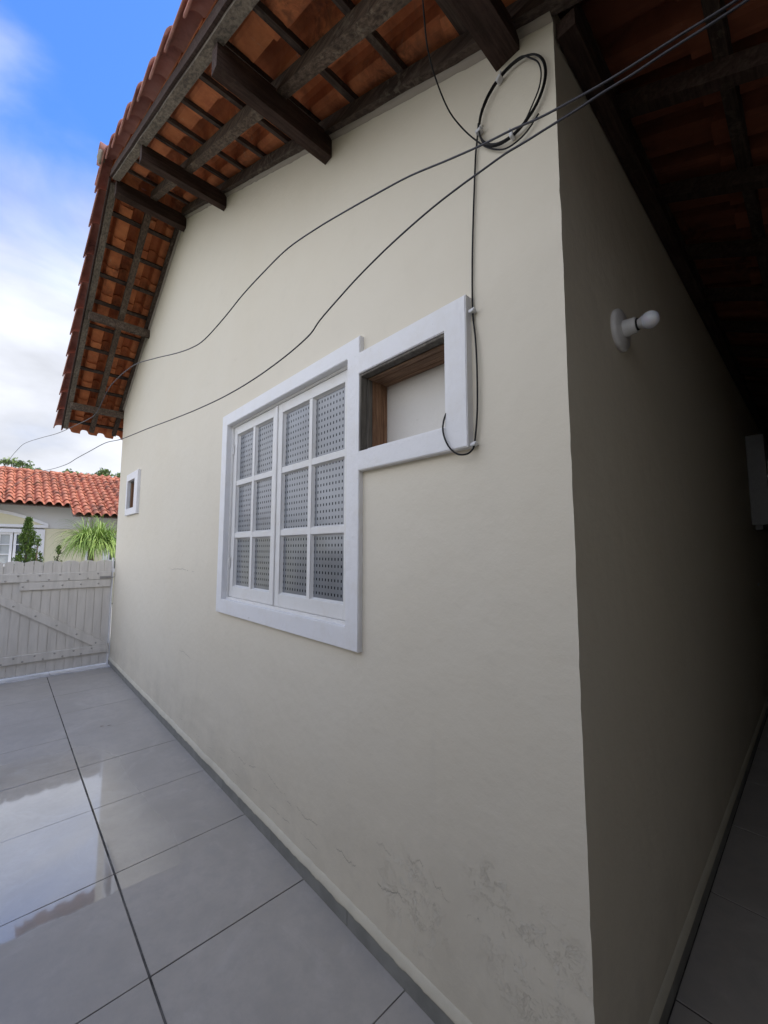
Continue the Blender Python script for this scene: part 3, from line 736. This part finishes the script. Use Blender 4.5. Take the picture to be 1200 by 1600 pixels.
for P,lab in ((A,'upper grey overhead wire sagging from the dark eave to the neighbouring roof'),(B,'lower grey overhead wire that crosses the wall just above the window')):
    bm=bmesh.new(); tube(bm,catmull(P,5),.0024,8); o=obj('overhead_wire',bm,M_grey,None,True); tag(o,lab,'wire','overhead wires in front of the wall')

# ---------------------------------------------------------------- gate
M_bolt=simple('rusty_painted_bolt',(.42,.395,.35),.6,.3)
GX=-6.665
gate=tag(empty('wooden_gate',(GX,-.75,0)),'grey painted board gate with scalloped top and diagonal brace beside the house','gate')
GO=Vector((GX,-.75,0))
def gobj(name,bm,mat=M_gate,parent=gate):
    for v in bm.verts: v.co-=GO
    return obj(name,bm,mat,parent)
bw=.182; y=-.035
for k in range(8):
    y1=y; y0=y-bw+.006; bm=bmesh.new()
    # board with a scalloped head and a groove down its middle
    nseg=14; top=[]
    for i in range(nseg+1):
        t=i/nseg; top.append((y0+(y1-y0)*t,1.378+.024*math.sin(PI*t)))
    ym=(y0+y1)/2; g=.0030
    for (a,b) in ((y0,ym-g),(ym+g,y1)):
        pts=[(a,.035),(b,.035)]+[(yy,zz) for yy,zz in reversed(top) if a<yy<b]
        # close exactly at the ends
        def zt(yy): t=(yy-y0)/(y1-y0); return 1.378+.024*max(0,math.sin(PI*max(0,min(1,t))))
        pts=[(a,.035),(b,.035),(b,zt(b))]+[(yy,zz) for yy,zz in reversed(top) if a<yy<b]+[(a,zt(a))]
        xo=random.uniform(-.0012,.0012)
        f1=[bm.verts.new((GX+xo,p,q)) for p,q in pts]; f0=[bm.verts.new((GX-.02,p,q)) for p,q in pts]
        bm.faces.new(f1); bm.faces.new(f0[::-1])
        for i in range(len(pts)): bm.faces.new((f1[i],f0[i],f0[(i+1)%len(pts)],f1[(i+1)%len(pts)]))
    box(bm,GX-.018,GX-.007,ym-.004,ym+.004,.04,1.355); box(bm,GX-.0185,GX-.0075,y0-.0065,y0+.0005,.04,1.34)
    bmesh.ops.recalc_face_normals(bm,faces=bm.faces)
    gobj('board',bm); y-=bw
YE=y+.003
def gbar(name,pts,x0=GX+.0025,x1=GX+.032,par=gate):
    bm=bmesh.new(); lo=[bm.verts.new((x0,a,b)) for a,b in pts]; hi=[bm.verts.new((x1,a,b)) for a,b in pts]
    bm.faces.new(hi); bm.faces.new(lo[::-1])
    for i in range(len(pts)): bm.faces.new((lo[i],lo[(i+1)%len(pts)],hi[(i+1)%len(pts)],hi[i]))
    bmesh.ops.recalc_face_normals(bm,faces=bm.faces)
    bmesh.ops.bevel(bm,geom=[e for e in bm.edges if all(abs(v.co.x-x1)<1e-5 for v in e.verts)],offset=.003,segments=1,affect='EDGES')
    return gobj(name,bm,M_gate,par)
r1=gbar('rail',[(YE,1.145),(-.040,1.145),(-.040,1.245),(YE,1.245)])
r2=gbar('rail',[(-.97,1.045),(-.040,1.045),(-.040,1.142),(-.97,1.142)],x1=GX+.029)
r3=gbar('rail',[(YE,.180),(-.040,.180),(-.040,.275),(YE,.275)])
def brz(yy): return .2125-.653*yy
br=gbar('brace',[(-.20,.2755),(-.040,.2755),(-.040,.296),(-1.344,1.1435),(YE+.01,1.1435),(YE+.01,1.128)],x1=GX+.0312)
# recompute brace sides as a straight plank
def bolt(yy,zz,x=GX+.032):
    bm=bmesh.new(); lathe(bm,[(0,.011),(.003,.011),(.006,.006)],(x,yy,zz),(1,0,0),10); gobj('bolt',bm,M_bolt)
for k in range(7): bolt(-.19-.2*k,1.222); bolt(-.30-.2*k,1.165)
for k in range(5): bolt(-.18-.19*k,1.090,GX+.029)
for k in range(7): bolt(-.21-.19*k,.250); bolt(-.32-.19*k,.200)
for k in range(6): yy=-.17-.21*k; bolt(yy,brz(yy)-.008,GX+.0312)
bm=bmesh.new(); box(bm,GX+.032,GX+.036,-.17,-.045,1.150,1.185,.001); tube(bm,[(GX+.042,-.13,1.168),(GX+.042,-.012,1.168)],.006,8); tube(bm,catmull([(GX+.042,-.02,1.168),(GX+.05,-.004,1.175),(GX+.05,-.002,1.20),(GX+.04,-.006,1.215)],4),.004,6); gobj('latch',bm,M_steel)
bm=bmesh.new(); box(bm,GX+.032,GX+.036,-.20,-.04,.205,.245,.001); tube(bm,[(GX+.040,-.032,.16),(GX+.040,-.032,.29)],.009,8); gobj('hinge',bm,M_gate)
bm=bmesh.new(); box(bm,GX-.03,GX+.022,-.034,-.0155,.012,1.43,.003); o=obj('gate_post',bm,M_casing); tag(o,'slim white post between the gate and the house corner','post')

# ---------------------------------------------------------------- unseen walls behind and right of the viewer, added to darken the passage
M_bw=wall_mat('grey_blocker_plaster',(.34,.32,.28))
bm=bmesh.new(); box(bm,-6.76,-3.4,-2.95,-2.80,-.05,1.5); box(bm,-3.3995,.87,-2.95,-2.80,-.05,2.5); o=obj('shading_boundary_wall',bm,M_bw); tag(o,'unseen stepped plaster wall added behind the viewer to hold back light','wall')
M_bw2=wall_mat('passage_blocker_plaster',(.40,.375,.32))
bm=bmesh.new(); box(bm,.75,.87,-2.7995,-.70,-.05,2.5); box(bm,.75,.87,-.6995,9.3,-.05,2.645); box(bm,-.449,.7495,9.16,9.3,-.05,2.9); o=obj('shading_passage_wall',bm,M_bw2); tag(o,'unseen plaster wall added along the covered passage to keep it dark','wall')

# ---------------------------------------------------------------- neighbour's house
NX=-14.5
nh=tag(empty('neighbour_house',(NX,0,0)),'yellow house with orange tile roof beyond the gate','house')
NO=Vector((NX,0,0))
def nobj(name,bm,mat,parent=nh,smooth=False):
    for v in bm.verts: v.co-=NO
    return obj(name,bm,mat,parent,smooth)
M_ny=wall_mat('yellow_plaster',(.74,.70,.50)); M_ng=wall_mat('grey_band_plaster',(.66,.66,.64))
M_nw=white_paint('neighbour_white',(.82,.82,.82),.15)
nw=nobj('wall',(lambda b:(box(b,NX-6,NX,-9,-1.70,-.05,2.105),box(b,NX-6,NX,-.35,1.12,-.05,2.105),box(b,NX-6,NX,1.72,9,-.05,2.105),box(b,NX-6,NX,-1.70,-.35,-.05,1.0),box(b,NX-6,NX,1.12,1.72,-.05,.9),box(b,NX-6,NX-.12,-1.69,-.36,1.001,2.104),box(b,NX-6,NX-.12,1.13,1.71,.901,2.104),b)[-1])(bmesh.new()),M_ny)
bm=bmesh.new(); box(bm,NX-6,NX+.004,-9,9,2.12,2.85); nobj('upper_wall',bm,M_ng)
bm=bmesh.new(); box(bm,NX-5.9,NX-.012,-8.9,8.9,2.1055,2.1195); nobj('groove',bm,M_ng)
# window with white surround
nwin=nobj('window',(lambda b:(box(b,NX-.02,NX+.035,-2.99,-2.86,1.0,2.08,.004),box(b,NX-.02,NX+.035,-.52,-.33,1.0,2.08,.004),box(b,NX-.02,NX+.035,-2.859,-.521,1.98,2.08,.004),box(b,NX-.02,NX+.045,-2.859,-.521,.98,1.10,.004),b)[-1])(bmesh.new()),M_nw)
M_npane=simple('neighbour_pale_pane',(.50,.52,.50),.25,.5); M_npd=simple('neighbour_dark_pane',(.10,.12,.14),.15,.5)
def nsash(y0,y1,z0,z1,cols,rows,mat,st=.055):
    bm=bmesh.new(); X0,X1=NX-.05,NX-.01
    box(bm,X0,X1,y0,y0+st,z0,z1,.003); box(bm,X0,X1,y1-st,y1,z0,z1,.003); box(bm,X0+.001,X1-.001,y0+st,y1-st,z0,z0+st,.003); box(bm,X0+.001,X1-.001,y0+st,y1-st,z1-st,z1,.003)
    for c in range(1,cols):
        yc=y0+st+(y1-y0-2*st)*c/cols; box(bm,X0+.005,X1-.006,yc-.012,yc+.012,z0+st,z1-st)
    for r in range(1,rows):
        zc=z0+st+(z1-z0-2*st)*r/rows; box(bm,X0+.006,X1-.008,y0+st,y1-st,zc-.012,zc+.012)
    nobj('sash',bm,M_nw,nwin)
    bm=bmesh.new(); box(bm,X0-.01,X0+.003,y0+st-.01,y1-st+.01,z0+st-.01,z1-st+.01); nobj('pane',bm,mat,nwin)
nsash(-1.66,-.975,1.10,1.98,3,3,M_npane); nsash(-.955,-.53,1.10,1.98,2,3,M_npd)
# arched pediment
def arc(y): # rises towards the middle of the window
    t=(y+1.60)/1.30
    return 2.155+.345*max(0,math.cos(t*PI/2))**.9
bm=bmesh.new(); pts=[(-2.9+2.62*k/40) for k in range(41)]
up=[(yy,arc(yy)+.085) for yy in pts]; lo=[(yy,max(2.20,arc(yy)+.005)) for yy in pts]
prev=None
for (a,b),(c,d) in zip(up,lo):
    q=[bm.verts.new(p) for p in ((NX+.004,a,b),(NX+.05,a,b),(NX+.05,c,d),(NX+.004,c,d))]
    if prev:
        for i in range(4): bm.faces.new((prev[i],q[i],q[(i+1)%4],prev[(i+1)%4]))
    prev=q
bm.faces.new(prev)
box(bm,NX+.004,NX+.055,-2.95,-.27,2.125,2.198,.004)
bmesh.ops.recalc_face_normals(bm,faces=bm.faces); nobj('pediment_moulding',bm,M_nw)
bm=bmesh.new()
f=[bm.verts.new((NX+.008,-2.9,2.15))]+[bm.verts.new((NX+.008,a,b-.01)) for a,b in up]+[bm.verts.new((NX+.008,-.28,2.15))]
bm.faces.new(f); bmesh.ops.recalc_face_normals(bm,faces=bm.faces); nobj('pediment_panel',bm,M_ny)
nw2=nobj('window',(lambda b:(box(b,NX-.02,NX+.03,1.0,1.13,.9,2.0,.004),box(b,NX-.02,NX+.03,1.131,1.80,1.88,2.0,.004),box(b,NX-.02,NX+.03,1.131,1.80,.86,.97,.004),box(b,NX-.05,NX-.01,1.14,1.19,.9,1.9),box(b,NX-.05,NX-.012,1.19,1.6,1.19,1.23),box(b,NX-.05,NX-.012,1.36,1.39,.9,1.9),b)[-1])(bmesh.new()),M_nw)
bm=bmesh.new(); box(bm,NX-.06,NX-.051,1.14,1.7,.92,1.89); nobj('pane',bm,M_npd,nw2)
bm=bmesh.new(); tube(bm,[(NX+.06,.63,0),(NX+.06,.63,2.56)],.035,10); nobj('downpipe',bm,M_nw)
# roof
RTX,RTZ=-17.0,3.97; EX,EZ=-14.0,2.69; sl=(RTZ-EZ)/(EX-RTX)
dN=Vector((1,0,-sl)).normalized(); nN=Vector((sl,0,1)).normalized()
BAR=[(0,.045),(.10,.010),(.20,.0),(.30,.010),(.40,.045),(.46,.062),(.58,.082),(.70,.088),(.82,.082),(.94,.062),(1,.045)]
bm=bmesh.new(); tl=bm.loops.layers.color.new('tint')
Lr=(EX-RTX)/dN.x; g=.30; rows=int(Lr/g)+1
tile_field(bm,tl,(EX,-5.0,EZ),dN,nN,(0,1,0),rows,26,.1975,g+.05,g,BAR,.014,.030,.008)
EX2=-13.35; EZ2=EZ-sl*(EX2-EX); rows2=int(((EX2-RTX)/dN.x)/g)+1
tile_field(bm,tl,(EX2,-5.0+26*.1975,EZ2),dN,nN,(0,1,0),rows2,26,.1975,g+.05,g,BAR,.014,.030,.008)
bmesh.ops.recalc_face_normals(bm,faces=bm.faces)
nr=nobj('roof',bm,M_ntile)
bm=bmesh.new(); tl=bm.loops.layers.color.new('tint'); y=-5.
while y<6: barrel(bm,tl,Vector((RTX,y,RTZ-.01)),Vector((0,-1,0)),Vector((0,0,1)),Vector((1,0,0)),.42,.12,0,PI,.02); y+=.37
bmesh.ops.recalc_face_normals(bm,faces=bm.faces); nobj('ridge_tile',bm,M_ntile,nr)
bm=bmesh.new()
q=[bm.verts.new(p) for p in ((RTX,-5,RTZ-.02),(RTX,6,RTZ-.02),(-20.5,6,2.6),(-20.5,-5,2.6))]; bm.faces.new(q)
q=[bm.verts.new(p) for p in ((EX-.05,-5,EZ-.02),(EX-.05,.14,EZ-.02),(RTX,.14,RTZ-.04),(RTX,-5,RTZ-.04))]; bm.faces.new(q)
q=[bm.verts.new(p) for p in ((EX2-.05,.15,EZ2-.02),(EX2-.05,5.2,EZ2-.02),(RTX,5.2,RTZ-.04),(RTX,.15,RTZ-.04))]; bm.faces.new(q)
nobj('roof_deck',bm,M_mortar,nr)

# ---------------------------------------------------------------- plants
def leaf_mat(name,a,b,tr=.25):
    m=Mt(name,.55,.3); t=m.attr('tint'); n=m.noise(3,4,.6)
    m.col(m.mix(m.math('ADD',m.math('MULTIPLY',t,.7),m.math('MULTIPLY',n,.3)),a,b))
    m.b.inputs['Transmission Weight'].default_value=0
    m.b.inputs['Subsurface Weight'].default_value=0
    return m.m
M_palm=leaf_mat('bright_strap_leaf',(.15,.27,.05),(.50,.62,.18)); M_con=leaf_mat('conifer_leaf',(.05,.10,.018),(.24,.34,.07)); M_tree=leaf_mat('tree_leaf',(.07,.12,.03),(.26,.34,.12))
M_bark=wood('bark',(.09,.06,.045),(.18,.13,.10),2)
def ribbon(bm,tl,pts,w0,v):
    prev=None; m=len(pts)
    for i,p in enumerate(pts):
        d=(pts[min(i+1,m-1)]-pts[max(i-1,0)]).normalized(); s=d.cross(Vector((0,0,1)));
        s=s.normalized() if s.length>1e-4 else Vector((1,0,0))
        ww=w0*(1-(i/(m-1))**1.6)+.001
        q=(bm.verts.new(p+s*ww),bm.verts.new(p+Vector((0,0,-ww*.5))),bm.verts.new(p-s*ww))
        if prev:
            for a in (0,1):
                f=bm.faces.new((prev[a],prev[a+1],q[a+1],q[a]))
                for l in f.loops: l[tl]=(v,v,v,1)
        prev=q
def strap_tree(x,y,ztrunk,R,label):
    t=tag(empty('ponytail_palm',(x,y,-.03)),label,'palm')
    bm=bmesh.new(); tube(bm,[Vector((0,0,0)),Vector((.01,0,.5)),Vector((0,.01,1.0)),Vector((0,0,ztrunk+.03))],.09,10,taper=.055); obj('trunk',bm,M_bark,t,True)
    bm=bmesh.new(); tl=bm.loops.layers.color.new('tint')
    heads=[Vector((0,0,ztrunk)),Vector((.05,.14,ztrunk+.05)),Vector((-.08,-.12,ztrunk+.03)),Vector((.02,.30,ztrunk-.03))]
    for h in heads:
        for k in range(230):
            a=random.uniform(0,2*PI); el=random.uniform(.35,1.5); L=R*random.uniform(.65,1.25); v=random.random()
            d=Vector((math.cos(a)*math.cos(el),math.sin(a)*math.cos(el),math.sin(el))); p=h.copy(); pts=[p.copy()]; n=9
            for i in range(n):
                d=(d+Vector((0,0,-random.uniform(.20,.32)*(.5+i*.16)))).normalized(); p=p+d*(L*1.45/n); pts.append(p.copy())
            ribbon(bm,tl,pts,.0085,v)
    obj('crown',bm,M_palm,t)
strap_tree(-10.4,.20,1.62,.47,'ponytail palm with bright drooping grass-like leaves beyond the gate')
def leafclump(bm,tl,c,n,r,size,v0,sq=(1,1,1),updir=None):
    for k in range(n):
        a=Vector((random.gauss(0,1),random.gauss(0,1),random.gauss(0,1))).normalized()*r*random.random()**.4
        p=c+Vector((a.x*sq[0],a.y*sq[1],a.z*sq[2]))
        u=Vector((random.gauss(0,1),random.gauss(0,1),random.gauss(0,1))).normalized()
        if updir is not None: u=(u*.6+updir).normalized()
        w_=u.cross(Vector((random.gauss(0,1),random.gauss(0,1),random.gauss(0,1)))).normalized()
        s=size*random.uniform(.6,1.3)
        f=bm.faces.new([bm.verts.new(q) for q in (p-u*s,p+w_*s*.42,p+u*s,p-w_*s*.42)])
        v=min(1,max(0,v0+random.uniform(-.35,.35)))
        for l in f.loops: l[tl]=(v,v,v,1)
def conifer(x,y,h,rb,label,n,lean=(0,0),grp=None,spire=1.0):
    t=tag(empty('conifer',(x,y,-.03)),label,'conifer',grp)
    bm=bmesh.new(); tube(bm,[Vector((0,0,0)),Vector((lean[0]*.4,lean[1]*.4,h*.5)),Vector((lean[0],lean[1],h*.95))],.035,8,taper=.006); obj('trunk',bm,M_bark,t,True)
    bm=bmesh.new(); tl=bm.loops.layers.color.new('tint')
    for k in range(n):
        q=random.random()**.9; z=.25+(h-.25)*q; rad=rb*((1-q)**.62)*random.uniform(.55,1.0)+.012
        rad*=1+.28*math.sin(z*14+k%3)
        a=random.uniform(0,2*PI); rr_=rad
        c=Vector((math.cos(a)*rr_+lean[0]*q,math.sin(a)*rr_+lean[1]*q,z))
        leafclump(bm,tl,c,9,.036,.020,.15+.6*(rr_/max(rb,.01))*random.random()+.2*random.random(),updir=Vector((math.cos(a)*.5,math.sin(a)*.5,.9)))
    obj('crown',bm,M_con,t)
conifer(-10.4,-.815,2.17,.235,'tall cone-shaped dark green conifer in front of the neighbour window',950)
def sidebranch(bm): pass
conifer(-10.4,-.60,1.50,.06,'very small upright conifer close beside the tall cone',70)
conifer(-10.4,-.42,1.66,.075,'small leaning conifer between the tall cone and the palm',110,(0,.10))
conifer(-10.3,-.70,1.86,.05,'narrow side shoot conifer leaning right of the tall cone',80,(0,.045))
def backtree(x,y,zc,label,blobs,hh):
    t=tag(empty('tree',(x,y,-.05)),label,'tree','trees behind the orange roof')
    bm=bmesh.new(); tube(bm,[Vector((0,0,0)),Vector((.1,.05,zc*.5)),Vector((0,0,zc*.82))],.16,8,taper=.07)
    for (dy,dz,r,n) in blobs: tube(bm,[Vector((0,0,zc*.72)),Vector((.1,dy*.5,(zc*.72+zc+dz)/2)),Vector((0,dy,zc+dz))],.05,6,taper=.012)
    obj('trunk',bm,M_bark,t,True)
    bm=bmesh.new(); tl=bm.loops.layers.color.new('tint')
    for (dy,dz,r,n) in blobs:
        for k in range(n):
            a=random.uniform(0,2*PI); q=random.random()**.6
            c=Vector((math.cos(a)*r*q,dy+math.sin(a)*r*q,zc+dz+random.gauss(0,r*.25)-abs(q)*r*.15))
            leafclump(bm,tl,c,10,.13,.060,random.random(),(1,1,.55))
    obj('crown',bm,M_tree,t)
backtree(-24,-.75,5.14,'feathery spreading tree behind the left of the orange roof',[(-.40,.30,.34,24),(.0,.30,.30,20),(.35,.05,.36,26),(-.62,.22,.2,9),(.62,-.08,.2,10),(.15,-.15,.5,30)],5)
backtree(-24,1.3,5.02,'low sparse tree behind the middle of the orange roof',[(-.30,.22,.26,13),(.0,.12,.36,22),(.3,.0,.4,26),(-.5,.18,.14,5)],5)
backtree(-24,2.2,5.1,'round bushy tree behind the roof near the wall corner',[(0,.15,.36,46),(.1,.35,.20,20),(-.22,.0,.3,26)],5)
backtree(-24,3.1,5.2,'tree partly hidden behind the far corner of the gable wall',[(-.1,.1,.40,50),(.3,.1,.3,26)],5)

# specks of leaf litter on the floor
M_lit=simple('brown_leaf_litter',(.22,.11,.04),.7)
for x,y,l in ((-4.40,-.40,'left of two tiny brown leaf scraps on the pale patio tile'),(-4.38,-.35,'right of two tiny brown leaf scraps on the pale patio tile')):
    bm=bmesh.new(); P=[(0,0,.0015),(.012,.006,.005),(.026,.002,.003),(.014,-.007,.0015)]
    a=[bm.verts.new(p) for p in P]; b=[bm.verts.new((p[0],p[1],p[2]+.0012)) for p in P]
    bm.faces.new(a[::-1]); bm.faces.new(b)
    for i in range(4): bm.faces.new((a[i],a[(i+1)%4],b[(i+1)%4],b[i]))
    o=obj('leaf_scrap',bm,M_lit); o.location=(x,y,.001); o.rotation_euler=(0,0,x*9); tag(o,l,'leaf','leaf scraps on the patio')
